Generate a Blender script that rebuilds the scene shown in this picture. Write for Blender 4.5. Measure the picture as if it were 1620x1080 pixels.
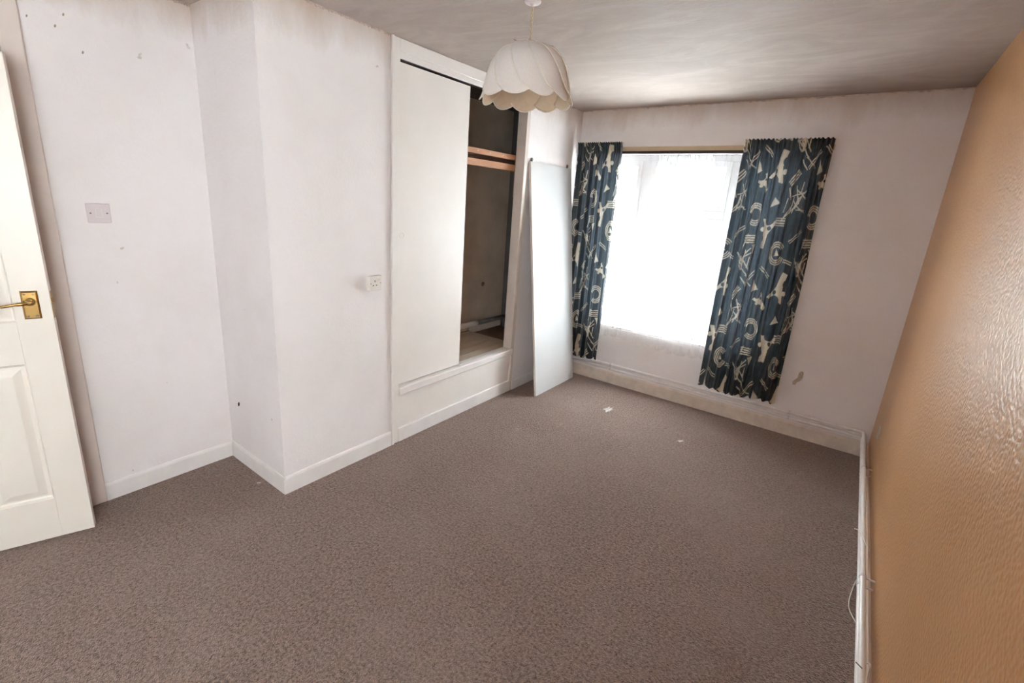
import bpy, bmesh, math, random
import numpy as np
from mathutils import Vector, Matrix

random.seed(7)
rng = np.random.default_rng(11)
scn = bpy.context.scene
for o in list(bpy.data.objects):
    bpy.data.objects.remove(o, do_unlink=True)

# ------------------------------------------------------------------ camera
FPX, CXP, CYP = 747.57, 791.78, 525.68
CAM = Vector((2.1959, 0.0003, 1.5943))
YAW, PITCH, ROLL = -0.6304, -0.2709, 0.0653
fwd = Vector((math.sin(YAW) * math.cos(PITCH), math.cos(YAW) * math.cos(PITCH), math.sin(PITCH)))
r0 = Vector((math.cos(YAW), -math.sin(YAW), 0))
u0 = r0.cross(fwd)
right = math.cos(ROLL) * r0 + math.sin(ROLL) * u0
up = -math.sin(ROLL) * r0 + math.cos(ROLL) * u0
cd = bpy.data.cameras.new('camera')
cam = bpy.data.objects.new('camera', cd)
scn.collection.objects.link(cam)
cam.matrix_world = Matrix(((right.x, up.x, -fwd.x, CAM.x), (right.y, up.y, -fwd.y, CAM.y),
                           (right.z, up.z, -fwd.z, CAM.z), (0, 0, 0, 1)))
cd.sensor_fit = 'HORIZONTAL'
cd.sensor_width = 36.0
cd.lens = FPX / 1620 * 36.0
cd.shift_x = (810 - CXP) / 1620
cd.shift_y = (CYP - 540) / 1620
cd.clip_start = 0.02
scn.camera = cam


def at(px, py, axis, value):
    """pixel -> point on the plane axis = value (the surface the thing touches)"""
    d = fwd + right * ((px - CXP) / FPX) - up * ((py - CYP) / FPX)
    t = (value - CAM[axis]) / d[axis]
    return CAM + d * t


# ------------------------------------------------------------------ world, exposure
world = bpy.data.worlds.new('overcast_sky')
scn.world = world
world.use_nodes = True
bg = world.node_tree.nodes['Background']
bg.inputs[0].default_value = (0.93, 0.97, 1.0, 1)
bg.inputs[1].default_value = 13.0
vs = scn.view_settings
vs.view_transform = 'Standard'
vs.look = 'None'
vs.gamma = 1.0
vs.use_curve_mapping = False
vs.exposure = 1.14
scn.cycles.max_bounces = 14
scn.cycles.diffuse_bounces = 10
scn.cycles.transparent_max_bounces = 24
scn.cycles.sample_clamp_indirect = 8.0

# ------------------------------------------------------------------ room numbers
W, D, A, Y0, H = 2.535, 4.034, 0.594, 1.139, 2.40
YN = -1.75          # wall behind the photographer
WY0, WY1 = 1.861, 3.205   # wardrobe front

# ------------------------------------------------------------------ node helpers
def srgb(r, g, b):
    f = lambda c: (c / 255) / 12.92 if c / 255 <= 0.04045 else ((c / 255 + 0.055) / 1.055) ** 2.4
    return (f(r), f(g), f(b), 1)


class NT:
    def __init__(self, name):
        self.m = bpy.data.materials.new(name)
        self.m.use_nodes = True
        self.t = self.m.node_tree
        self.t.nodes.clear()
        self.out = self.n('ShaderNodeOutputMaterial')
        self.obj = None

    def n(self, kind, **kw):
        nd = self.t.nodes.new(kind)
        for k, v in kw.items():
            setattr(nd, k, v)
        return nd

    def l(self, a, b):
        self.t.links.new(a, b)

    def coord(self):
        if self.obj is None:
            self.obj = self.n('ShaderNodeTexCoord').outputs['Object']
        return self.obj

    def put(self, sock, v):
        if isinstance(v, bpy.types.NodeSocket):
            self.l(v, sock)
        else:
            sock.default_value = v

    def noise(self, scale, detail=4, rough=0.55, stretch=None, dist=0.0, off=(0, 0, 0)):
        nd = self.n('ShaderNodeTexNoise')
        nd.inputs['Scale'].default_value = scale
        nd.inputs['Detail'].default_value = detail
        nd.inputs['Roughness'].default_value = rough
        nd.inputs['Distortion'].default_value = dist
        mp = self.n('ShaderNodeMapping')
        mp.inputs['Location'].default_value = off
        if stretch:
            mp.inputs['Scale'].default_value = stretch
        self.l(self.coord(), mp.inputs[0])
        self.l(mp.outputs[0], nd.inputs['Vector'])
        return nd.outputs['Fac']

    def voronoi(self, scale, feature='F1', out='Distance', stretch=None):
        nd = self.n('ShaderNodeTexVoronoi', feature=feature)
        nd.inputs['Scale'].default_value = scale
        mp = self.n('ShaderNodeMapping')
        if stretch:
            mp.inputs['Scale'].default_value = stretch
        self.l(self.coord(), mp.inputs[0])
        self.l(mp.outputs[0], nd.inputs['Vector'])
        return nd.outputs[out]

    def ramp(self, v, lo, hi, a=0.0, b=1.0):
        nd = self.n('ShaderNodeMapRange')
        self.put(nd.inputs[0], v)
        nd.inputs[1].default_value = lo
        nd.inputs[2].default_value = hi
        nd.inputs[3].default_value = a
        nd.inputs[4].default_value = b
        return nd.outputs[0]

    def math(self, op, a, b=0.0, c=0.0):
        nd = self.n('ShaderNodeMath', operation=op)
        self.put(nd.inputs[0], a)
        self.put(nd.inputs[1], b)
        self.put(nd.inputs[2], c)
        return nd.outputs[0]

    def axis(self, i):
        s = self.n('ShaderNodeSeparateXYZ')
        self.l(self.coord(), s.inputs[0])
        return s.outputs[i]

    def mix(self, fac, a, b):
        nd = self.n('ShaderNodeMix', data_type='RGBA')
        self.put(nd.inputs[0], fac)
        self.put(nd.inputs[6], a)
        self.put(nd.inputs[7], b)
        return nd.outputs[2]

    def bump(self, h, strength=0.3, dist=0.01):
        nd = self.n('ShaderNodeBump')
        nd.inputs['Strength'].default_value = strength
        nd.inputs['Distance'].default_value = dist
        self.l(h, nd.inputs['Height'])
        return nd.outputs[0]

    def bsdf(self, col, rough=0.6, metal=0.0, normal=None, spec=0.5):
        p = self.n('ShaderNodeBsdfPrincipled')
        self.put(p.inputs['Base Color'], col)
        self.put(p.inputs['Roughness'], rough)
        p.inputs['Metallic'].default_value = metal
        p.inputs['Specular IOR Level'].default_value = spec
        if normal is not None:
            self.l(normal, p.inputs['Normal'])
        return p.outputs[0]

    def done(self, sh):
        self.l(sh, self.out.inputs[0])
        return self.m


M = {}


def plain(name, col, rough=0.5, metal=0.0, var=0.08, scale=9.0, bump=0.0, bscale=120, spec=0.5):
    t = NT(name)
    c2 = tuple(x * (1 - var) for x in col[:3]) + (1,)
    c = t.mix(t.ramp(t.noise(scale), 0.35, 0.7), col, c2)
    nm = t.bump(t.noise(bscale, 3), bump, 0.004) if bump else None
    M[name] = t.done(t.bsdf(c, rough, metal, nm, spec))


WHITE = (0.86, 0.83, 0.835, 1)


def wall_paint():
    t = NT('wall_paint')
    grime = t.mix(t.ramp(t.noise(2.2, 6, 0.62), 0.42, 0.75), WHITE, (0.81, 0.77, 0.76, 1))
    # brown smoke and damp stains that run along the ceiling joint
    z = t.axis(2)
    rag = t.noise(3.2, 7, 0.7, (1, 1, 0.35))
    edge = t.math('ADD', z, t.math('MULTIPLY', rag, 0.34))
    damp = t.math('MULTIPLY', t.ramp(edge, 2.40, 2.64), 0.8)
    c = t.mix(damp, grime, (0.45, 0.31, 0.20, 1))
    drip = t.math('MULTIPLY', t.ramp(t.noise(9, 5, 0.65, (1, 1, 0.06)), 0.62, 0.74), t.ramp(z, 1.6, 2.4))
    c = t.mix(t.math('MULTIPLY', drip, 0.4), c, (0.50, 0.38, 0.28, 1))
    spot = t.ramp(t.noise(17, 2, 0.5, None, 0, (3.1, 1.7, 0.4)), 0.775, 0.80)
    c = t.mix(t.math('MULTIPLY', spot, 0.5), c, (0.40, 0.33, 0.25, 1))
    h = t.math('ADD', t.noise(75, 4, 0.6), t.math('MULTIPLY', t.noise(14, 2), 1.2))
    M['wall_paint'] = t.done(t.bsdf(c, 0.62, 0, t.bump(h, 0.22, 0.005), 0.35))


wall_paint()


def ceiling_paint():
    t = NT('ceiling_paint')
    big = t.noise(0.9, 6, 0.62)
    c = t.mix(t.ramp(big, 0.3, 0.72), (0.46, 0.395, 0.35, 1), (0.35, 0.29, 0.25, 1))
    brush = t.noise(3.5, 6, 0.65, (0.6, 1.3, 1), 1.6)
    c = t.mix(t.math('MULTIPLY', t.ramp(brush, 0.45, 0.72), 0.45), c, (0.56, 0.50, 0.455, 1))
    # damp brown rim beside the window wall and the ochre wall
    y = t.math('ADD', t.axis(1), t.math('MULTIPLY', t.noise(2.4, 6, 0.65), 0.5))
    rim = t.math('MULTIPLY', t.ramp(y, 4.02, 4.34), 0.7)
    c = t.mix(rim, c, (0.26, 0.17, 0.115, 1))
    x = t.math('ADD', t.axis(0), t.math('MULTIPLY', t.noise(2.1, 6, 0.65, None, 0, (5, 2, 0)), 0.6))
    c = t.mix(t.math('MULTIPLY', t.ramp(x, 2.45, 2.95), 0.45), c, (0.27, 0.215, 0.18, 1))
    M['ceiling_paint'] = t.done(t.bsdf(c, 0.7, 0, t.bump(t.noise(26, 5, 0.6, (0.7, 1.2, 1), 0.8), 0.2, 0.006), 0.3))


ceiling_paint()


def ochre_paint():
    t = NT('ochre_paint')
    c = t.mix(t.ramp(t.noise(1.6, 5, 0.6), 0.3, 0.7), (0.50, 0.265, 0.110, 1), (0.44, 0.22, 0.085, 1))
    v = t.voronoi(85, 'SMOOTH_F1')
    h = t.math('ADD', t.ramp(v, 0.15, 0.75, 1, 0), t.math('MULTIPLY', t.noise(110, 4, 0.6), 0.7))
    speck = t.ramp(t.noise(95, 2, 0.5), 0.66, 0.74)
    c = t.mix(t.math('MULTIPLY', speck, 0.35), c, (0.62, 0.42, 0.24, 1))
    M['ochre_paint'] = t.done(t.bsdf(c, 0.35, 0, t.bump(h, 0.5, 0.0030), 0.5))


ochre_paint()


def carpet():
    t = NT('carpet')
    c = t.mix(t.ramp(t.noise(80, 6, 0.85), 0.40, 0.60), (0.050, 0.029, 0.022, 1), (0.33, 0.23, 0.188, 1))
    streak = t.noise(42, 4, 0.7, (1.0, 0.35, 1))
    c = t.mix(t.math('MULTIPLY', t.ramp(streak, 0.5, 0.72), 0.45), c, (0.32, 0.24, 0.205, 1))
    worn = t.noise(1.7, 5, 0.6)
    c = t.mix(t.math('MULTIPLY', t.ramp(worn, 0.45, 0.72), 0.35), c, (0.31, 0.235, 0.20, 1))
    dust = t.math('MULTIPLY', t.ramp(t.noise(9, 6, 0.75, None, 0.8, (2, 5, 0)), 0.60, 0.75), 0.30)
    c = t.mix(dust, c, (0.42, 0.34, 0.30, 1))
    h = t.math('ADD', t.voronoi(210), t.noise(160, 3, 0.7))
    sh = t.bsdf(c, 0.95, 0, t.bump(h, 0.8, 0.006), 0.12)
    sh.node.inputs['Sheen Weight'].default_value = 0.45
    sh.node.inputs['Sheen Tint'].default_value = (1.0, 0.88, 0.82, 1)
    sh.node.inputs['Sheen Roughness'].default_value = 0.45
    M['carpet'] = t.done(sh)


carpet()


def wood(name, a, b, stretch=(6, 0.5, 6), rough=0.6, scale=6):
    t = NT(name)
    c = t.mix(t.ramp(t.noise(scale, 6, 0.65, stretch, 0.5), 0.32, 0.68), a, b)
    M[name] = t.done(t.bsdf(c, rough, 0, t.bump(t.noise(scale * 6, 3, 0.6, stretch), 0.25, 0.003)))


plain('gloss_white', (0.85, 0.815, 0.795, 1), 0.38, 0, 0.05, 5, 0.06, 40)
plain('trim_cream', (0.74, 0.665, 0.605, 1), 0.45, 0, 0.10, 7, 0.08, 50)
plain('wardrobe_paint', (0.84, 0.805, 0.77, 1), 0.42, 0, 0.06, 3, 0.08, 60)
plain('skirting_paint', (0.85, 0.82, 0.81, 1), 0.42, 0, 0.07, 9, 0.08, 50)
plain('skirting_cream', (0.76, 0.66, 0.565, 1), 0.5, 0, 0.20, 12, 0.15, 60)
plain('door_paint', (0.83, 0.785, 0.71, 1), 0.36, 0, 0.05, 3, 0.05, 30)
plain('architrave_paint', (0.78, 0.695, 0.645, 1), 0.42, 0, 0.10, 5, 0.06, 40)
plain('laminate_white', (0.66, 0.67, 0.675, 1), 0.35, 0, 0.03, 3)
plain('laminate_edge', (0.72, 0.66, 0.59, 1), 0.45, 0, 0.06, 6)
plain('plastic_white', (0.72, 0.65, 0.67, 1), 0.35, 0, 0.04)
plain('plastic_cream', (0.80, 0.765, 0.715, 1), 0.4, 0, 0.04)
plain('dark_hole', (0.03, 0.025, 0.02, 1), 0.8)
plain('brass', (0.60, 0.40, 0.15, 1), 0.25, 1.0, 0.15, 30)
plain('steel', (0.30, 0.27, 0.25, 1), 0.4, 1.0, 0.2, 40)
plain('pipe_paint', (0.83, 0.79, 0.77, 1), 0.32, 0, 0.10, 14, 0.05, 60)
plain('upvc', (0.82, 0.83, 0.85, 1), 0.35, 0, 0.03)
plain('cord_beige', (0.62, 0.50, 0.36, 1), 0.6, 0, 0.15, 60)
plain('batten_cream', (0.66, 0.52, 0.33, 1), 0.5, 0, 0.10, 12)
plain('dark_track', (0.035, 0.018, 0.014, 1), 0.5, 0, 0.3, 20)
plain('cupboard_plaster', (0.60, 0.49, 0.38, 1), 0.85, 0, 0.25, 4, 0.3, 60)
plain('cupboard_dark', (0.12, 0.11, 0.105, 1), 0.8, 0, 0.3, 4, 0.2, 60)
plain('pipe_lagging', (0.16, 0.14, 0.125, 1), 0.7, 0, 0.3, 30)
plain('paper', (0.60, 0.56, 0.54, 1), 0.8, 0, 0.15, 60)
plain('bare_plaster', (0.45, 0.37, 0.29, 1), 0.9, 0, 0.3, 60, 0.3, 150)
plain('peeling_paper', (0.66, 0.52, 0.45, 1), 0.8, 0, 0.45, 18, 0.3, 90)
wood('pine', (0.52, 0.27, 0.14, 1), (0.40, 0.19, 0.095, 1))
wood('pale_board', (0.60, 0.50, 0.40, 1), (0.50, 0.40, 0.31, 1))
wood('brown_board', (0.20, 0.12, 0.08, 1), (0.14, 0.08, 0.055, 1))
wood('skirting_wood', (0.52, 0.36, 0.25, 1), (0.60, 0.47, 0.38, 1))


def glass():
    t = NT('glass')
    tr = t.n('ShaderNodeBsdfTransparent')
    tr.inputs[0].default_value = (0.96, 0.98, 0.98, 1)
    gl = t.n('ShaderNodeBsdfGlossy')
    gl.inputs['Roughness'].default_value = 0.02
    mx = t.n('ShaderNodeMixShader')
    mx.inputs[0].default_value = 0.06
    t.l(tr.outputs[0], mx.inputs[1])
    t.l(gl.outputs[0], mx.inputs[2])
    M['glass'] = t.done(mx.outputs[0])


glass()


def curtain_print():
    t = NT('curtain_print')
    at_ = t.n('ShaderNodeAttribute', attribute_name='print')
    p = t.n('ShaderNodeBsdfPrincipled')
    t.l(at_.outputs['Color'], p.inputs['Base Color'])
    p.inputs['Roughness'].default_value = 0.42
    p.inputs['Sheen Weight'].default_value = 0.10
    tl = t.n('ShaderNodeBsdfTranslucent')
    br = t.mix(0.35, at_.outputs['Color'], (0.30, 0.40, 0.48, 1))
    t.l(br, tl.inputs[0])
    mx = t.n('ShaderNodeMixShader')
    mx.inputs[0].default_value = 0.055
    t.l(p.outputs[0], mx.inputs[1])
    t.l(tl.outputs[0], mx.inputs[2])
    M['curtain_print'] = t.done(mx.outputs[0])


curtain_print()


def net_fabric():
    t = NT('net_fabric')
    z = t.axis(2)
    x = t.axis(0)
    # brown dust marks down the middle of the net
    xm = t.ramp(t.math('ABSOLUTE', t.math('SUBTRACT', x, 0.10)), 0.05, 0.36, 1, 0)
    zm = t.ramp(z, 1.35, 1.98)
    st = t.math('MULTIPLY', t.math('MULTIPLY', xm, zm), t.ramp(t.noise(19, 5, 0.7, (1, 1, 0.05)), 0.50, 0.62))
    tint = t.mix(st, (0.93, 0.93, 0.93, 1), (0.07, 0.055, 0.04, 1))
    df = t.n('ShaderNodeBsdfDiffuse')
    tl = t.n('ShaderNodeBsdfTranslucent')
    t.l(tint, df.inputs[0])
    t.l(tint, tl.inputs[0])
    m1 = t.n('ShaderNodeMixShader')
    m1.inputs[0].default_value = 0.5
    t.l(df.outputs[0], m1.inputs[1])
    t.l(tl.outputs[0], m1.inputs[2])
    tr = t.n('ShaderNodeBsdfTransparent')
    t.l(t.mix(t.math('MULTIPLY', st, 0.7), (1, 1, 1, 1), (0.12, 0.10, 0.08, 1)), tr.inputs[0])
    # lace border: denser motifs in the lowest hand's breadth
    lace = t.math('MULTIPLY', t.ramp(z, 0.64, 0.56), t.ramp(t.noise(34, 3, 0.6, (1, 1, 0.5)), 0.42, 0.62, 0.0, 1.0))
    dens = t.math('ADD', t.math('ADD', t.math('MULTIPLY', lace, 0.14), t.math('MULTIPLY', st, 0.90)), t.math('MULTIPLY', t.ramp(z, 1.2, 1.9, 0.20, 0.05), t.ramp(z, 0.50, 0.60, 0.4, 1.0)))
    m2 = t.n('ShaderNodeMixShader')
    t.l(dens, m2.inputs[0])
    t.l(tr.outputs[0], m2.inputs[1])
    t.l(m1.outputs[0], m2.inputs[2])
    M['net_fabric'] = t.done(m2.outputs[0])


net_fabric()


def shade_fabric():
    t = NT('shade_fabric')
    weave = t.noise(260, 2, 0.5, (1, 1, 0.25))
    c = t.mix(t.ramp(weave, 0.35, 0.7), (0.95, 0.945, 0.945, 1), (0.90, 0.885, 0.88, 1))
    df = t.n('ShaderNodeBsdfDiffuse')
    tl = t.n('ShaderNodeBsdfTranslucent')
    t.l(c, df.inputs[0])
    tl.inputs[0].default_value = (0.72, 0.58, 0.42, 1)
    mx = t.n('ShaderNodeMixShader')
    mx.inputs[0].default_value = 0.22
    t.l(df.outputs[0], mx.inputs[1])
    t.l(tl.outputs[0], mx.inputs[2])
    M['shade_fabric'] = t.done(mx.outputs[0])


shade_fabric()


def shade_lining():
    t = NT('shade_lining')
    c = t.mix(t.ramp(t.noise(40), 0.35, 0.7), (0.78, 0.68, 0.55, 1), (0.73, 0.62, 0.49, 1))
    df = t.n('ShaderNodeBsdfDiffuse')
    tl = t.n('ShaderNodeBsdfTranslucent')
    t.l(c, df.inputs[0])
    t.l(c, tl.inputs[0])
    mx = t.n('ShaderNodeMixShader')
    mx.inputs[0].default_value = 0.4
    t.l(df.outputs[0], mx.inputs[1])
    t.l(tl.outputs[0], mx.inputs[2])
    M['shade_lining'] = t.done(mx.outputs[0])


shade_lining()
plain('shade_edging', (0.90, 0.86, 0.76, 1), 0.6, 0, 0.05)

# ------------------------------------------------------------------ mesh helpers
C = scn.collection


def box(bm, x0, x1, y0, y1, z0, z1, mat=None):
    vs_ = [bm.verts.new(p) for p in
           [(x0, y0, z0), (x1, y0, z0), (x1, y1, z0), (x0, y1, z0), (x0, y0, z1), (x1, y0, z1), (x1, y1, z1), (x0, y1, z1)]]
    for f in [(3, 2, 1, 0), (4, 5, 6, 7), (0, 1, 5, 4), (1, 2, 6, 5), (2, 3, 7, 6), (3, 0, 4, 7)]:
        bm.faces.new([vs_[i] for i in f])
    return vs_


def obj(name, bm, mat, parent=None, bevel=0.0, smooth=False, segs=2, loc=None):
    me = bpy.data.meshes.new(name)
    bmesh.ops.recalc_face_normals(bm, faces=bm.faces[:])
    bm.to_mesh(me)
    bm.free()
    o = bpy.data.objects.new(name, me)
    C.objects.link(o)
    me.materials.append(M[mat])
    if smooth:
        for p in me.polygons:
            p.use_smooth = True
    if bevel:
        md = o.modifiers.new('bevel', 'BEVEL')
        md.width = bevel
        md.segments = segs
        md.limit_method = 'ANGLE'
    if parent is not None:
        o.parent = parent
    if loc is not None:
        o.location = loc
    return o


def bx(name, x0, x1, y0, y1, z0, z1, mat, parent=None, bevel=0.0, segs=2):
    """box given in world metres; parent (an Empty or mesh without rotation) may sit anywhere"""
    ox, oy, oz = (0, 0, 0)
    if parent is not None:
        p = parent
        while p is not None:
            ox, oy, oz = ox + p.location.x, oy + p.location.y, oz + p.location.z
            p = p.parent
    bm = bmesh.new()
    box(bm, x0 - ox, x1 - ox, y0 - oy, y1 - oy, z0 - oz, z1 - oz)
    return obj(name, bm, mat, parent, bevel, segs=segs)


def tube(bm, pts, r, n=10, cap=True):
    pts = [Vector(p) for p in pts]
    rings = []
    ref = Vector((0.13, 0.31, 0.94)).normalized()
    for i, p in enumerate(pts):
        d = (pts[min(i + 1, len(pts) - 1)] - pts[max(i - 1, 0)]).normalized()
        s = d.cross(ref)
        if s.length < 0.05:
            s = d.cross(Vector((1, 0, 0)))
        s.normalize()
        q = s.cross(d)
        rr = r[i] if isinstance(r, (list, tuple)) else r
        rings.append([bm.verts.new(p + s * (math.cos(a) * rr) + q * (math.sin(a) * rr))
                      for a in (2 * math.pi * k / n for k in range(n))])
    for a, b in zip(rings, rings[1:]):
        for k in range(n):
            bm.faces.new((a[k], a[(k + 1) % n], b[(k + 1) % n], b[k]))
    if cap:
        bm.faces.new(rings[0][::-1])
        bm.faces.new(rings[-1])


def lathe(bm, prof, centre=(0, 0, 0), n=32, axis='Z'):
    rings = []
    for r, h in prof:
        ring = []
        for k in range(n):
            a = 2 * math.pi * k / n
            v = (r * math.cos(a), r * math.sin(a), h)
            if axis == 'X':
                v = (h, r * math.cos(a), r * math.sin(a))
            if axis == 'Y':
                v = (r * math.cos(a), h, r * math.sin(a))
            ring.append(bm.verts.new(Vector(centre) + Vector(v)))
        rings.append(ring)
    for a, b in zip(rings, rings[1:]):
        for k in range(n):
            bm.faces.new((a[k], a[(k + 1) % n], b[(k + 1) % n], b[k]))
    bm.faces.new(rings[0][::-1])
    bm.faces.new(rings[-1])


def spline(pts, n=12):
    """Catmull-Rom through the points"""
    P = [Vector(p) for p in pts]
    P = [P[0] * 2 - P[1]] + P + [P[-1] * 2 - P[-2]]
    out = []
    for i in range(1, len(P) - 2):
        for k in range(n):
            t = k / n
            a, b, c, d = P[i - 1], P[i], P[i + 1], P[i + 2]
            out.append(0.5 * ((2 * b) + (c - a) * t + (2 * a - 5 * b + 4 * c - d) * t * t + (3 * b - a - 3 * c + d) * t ** 3))
    out.append(P[-2])
    return out


def empty(name, loc=(0, 0, 0), rz=0.0):
    o = bpy.data.objects.new(name, None)
    o.empty_display_size = 0.05
    C.objects.link(o)
    o.location = loc
    o.rotation_euler = (0, 0, rz)
    return o


def tag(o, label, cat, group=None, kind=None):
    o['label'] = label
    o['category'] = cat
    if group:
        o['group'] = group
    if kind:
        o['kind'] = kind
    return o


def struct(o, label, cat):
    return tag(o, label, cat, kind='structure')


def wall_with_hole(name, plane, lo, hi, t0, t1, hole, mat):
    """plane 'X' or 'Y': wall slab between t0..t1 on that axis, lo..hi along the other, hole=(a,b,z0,z1)"""
    bm = bmesh.new()
    a, b, z0, z1 = hole
    parts = [(lo, a, 0, H), (b, hi, 0, H)]
    if z0 > 0:
        parts.append((a, b, 0, z0))
    if z1 < H:
        parts.append((a, b, z1, H))
    for s, e, zz0, zz1 in parts:
        if plane == 'X':
            box(bm, t0, t1, s, e, zz0, zz1)
        else:
            box(bm, s, e, t0, t1, zz0, zz1)
    bmesh.ops.remove_doubles(bm, verts=bm.verts[:], dist=1e-5)
    return obj(name, bm, mat)


# ------------------------------------------------------------------ room shell
floor = struct(bx('floor', -1.9, W + 0.12, YN - 0.12, D + 0.12, -0.1, 0, 'carpet'),
               'mottled brown carpet covering the whole floor', 'floor')
ceil = struct(bx('ceiling', -1.9, W + 0.12, YN - 0.12, D + 0.12, H, H + 0.1, 'ceiling_paint'),
              'stained taupe ceiling with damp brown edges', 'ceiling')
NX0, NX1, NZ0, NZ1 = -1.60, -0.20, 0.90, 2.10     # unseen window added for fill light, beside the photographer
wr = struct(wall_with_hole('wall_right', 'X', YN, D + 0.12, W, W + 0.12, (NX0, NX1, NZ0, NZ1), 'ochre_paint'),
            'ochre painted textured wall on the right', 'wall')
WX0, WX1, WZ0, WZ1 = 0.10, 1.74, 0.53, 2.045
wb = struct(wall_with_hole('wall_back', 'Y', -0.72, W, D, D + 0.24, (WX0, WX1, WZ0, WZ1), 'wall_paint'),
            'white end wall around the window', 'wall')
wl = struct(bx('wall_left', -0.10, 0, WY1, D, 0, H, 'wall_paint'),
            'narrow white wall between wardrobe and window wall', 'wall')
wc = struct(bx('wall_chimney', -A, 0, Y0, WY0, 0, H, 'wall_paint'),
            'white boxed-out wall between the alcove and the wardrobe', 'wall')
DY0, DY1, DZ1 = -0.265, 0.452, 2.02
wa = struct(wall_with_hole('wall_alcove', 'X', YN, Y0 + 0.1, -A - 0.1, -A, (DY0, DY1, 0, DZ1), 'wall_paint'),
            'white recessed alcove wall holding the light switch', 'wall')
wn = struct(bx('wall_near', -1.8, W + 0.12, YN - 0.12, YN, 0, H, 'wall_paint'),
            'white wall behind the photographer', 'wall')
hall = bmesh.new()
box(hall, -1.9, -1.8, YN, Y0 + 0.2, 0, H)
box(hall, -1.8, -A - 0.1, Y0 + 0.1, Y0 + 0.2, 0, H)
wh = struct(obj('wall_hall', hall, 'wall_paint'), 'white hallway wall beyond the ajar door', 'wall')
# cupboard shell behind the wardrobe front
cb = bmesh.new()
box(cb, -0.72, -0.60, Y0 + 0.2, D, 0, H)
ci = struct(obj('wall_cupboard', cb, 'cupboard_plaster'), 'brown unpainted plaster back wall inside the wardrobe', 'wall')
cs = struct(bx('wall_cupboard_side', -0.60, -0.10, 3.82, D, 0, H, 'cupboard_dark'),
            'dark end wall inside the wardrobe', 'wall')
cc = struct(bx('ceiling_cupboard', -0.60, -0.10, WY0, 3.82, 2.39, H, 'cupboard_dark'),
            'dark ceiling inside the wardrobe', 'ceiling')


# ragged paper edge where wallpaper meets the ceiling
def ragged(name, a, b, inward, label, seed):
    r = random.Random(seed)
    bm = bmesh.new()
    n = 160
    a, b, inward = Vector(a), Vector(b), Vector(inward)
    prev = None
    for i in range(n + 1):
        p = a.lerp(b, i / n)
        h = 0.004 + 0.006 * r.random() ** 2
        d = 0.002 + 0.003 * r.random() ** 2
        q = [bm.verts.new(p), bm.verts.new(p + inward * d), bm.verts.new(p + inward * d * 0.8 - Vector((0, 0, h))),
             bm.verts.new(p - Vector((0, 0, h * 1.3)))]
        if prev:
            for k in range(4):
                bm.faces.new((prev[k], prev[(k + 1) % 4], q[(k + 1) % 4], q[k]))
        else:
            bm.faces.new(q[::-1])
        prev = q
    bm.faces.new(prev)
    return struct(obj(name, bm, 'peeling_paper'), label, 'trim')


ragged('trim_1', (0.0, D, H), (W, D, H), (0, -1, 0), 'ragged peeling paper edge above the window', 1)
ragged('trim_2', (0, Y0, H), (0, WY0, H), (1, 0, 0), 'ragged paper edge atop the boxed-out wall', 2)
ragged('trim_3', (0, WY1, H), (0, D, H), (1, 0, 0), 'ragged paper edge above the leaning panel', 3)
ragged('trim_4', (-A, DY1 + 0.07, H), (-A, Y0, H), (1, 0, 0), 'ragged paper edge atop the alcove wall', 4)


# skirting boards with a rounded top
def skirting(name, p, q, nrm, h, t, mat, label):
    p, q, nrm = Vector(p), Vector(q), Vector(nrm)
    prof = [(0, 0), (t, 0), (t, h - 0.016), (t * 0.8, h - 0.008), (t * 0.45, h - 0.001), (0, h)]
    bm = bmesh.new()
    ra = [bm.verts.new(p + nrm * a + Vector((0, 0, b))) for a, b in prof]
    rb = [bm.verts.new(q + nrm * a + Vector((0, 0, b))) for a, b in prof]
    k = len(prof)
    for i in range(k):
        bm.faces.new((ra[i], ra[(i + 1) % k], rb[(i + 1) % k], rb[i]))
    bm.faces.new(ra[::-1])
    bm.faces.new(rb)
    return struct(obj(name, bm, mat), label, 'baseboard')


SK = 0.012
skirting('baseboard_alcove', (-A, DY1 + 0.066, 0), (-A, Y0, 0), (1, 0, 0), 0.096, SK, 'skirting_paint',
         'white skirting board along the alcove wall')
skirting('baseboard_return', (-A, Y0, 0), (SK, Y0, 0), (0, -1, 0), 0.096, SK, 'skirting_paint',
         'white skirting board on the short alcove return')
skirting('baseboard_left', (0, Y0, 0), (0, WY0 - 0.002, 0), (1, 0, 0), 0.10, SK, 'skirting_paint',
         'white skirting board under the socket wall')
skirting('baseboard_corner', (0, WY1 + 0.002, 0), (0, D, 0), (1, 0, 0), 0.095, SK, 'skirting_paint',
         'white skirting board behind the leaning panel')
skirting('baseboard_back', (0, D, 0), (W, D, 0), (0, -1, 0), 0.112, 0.016, 'skirting_cream',
         'chipped cream skirting board below the window')
skirting('baseboard_right', (W, YN, 0), (W, D - 0.02, 0), (-1, 0, 0), 0.112, 0.018, 'skirting_wood',
         'worn brown skirting board along the ochre wall')

# wall marks that have their own shape
def patch(name, pts, plane, value, sign, mat, parent):
    bm = bmesh.new()
    lo, hi = [], []
    for px, py in pts:
        p = at(px, py, plane, value)
        a, b = p.copy(), p.copy()
        a[plane] = value + sign * 0.0002
        b[plane] = value + sign * 0.0018
        lo.append(bm.verts.new(a))
        hi.append(bm.verts.new(b))
    bm.faces.new(hi)
    bm.faces.new(lo[::-1])
    for i in range(len(lo)):
        j = (i + 1) % len(lo)
        bm.faces.new((lo[i], lo[j], hi[j], hi[i]))
    return obj(name, bm, mat, parent)


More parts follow.
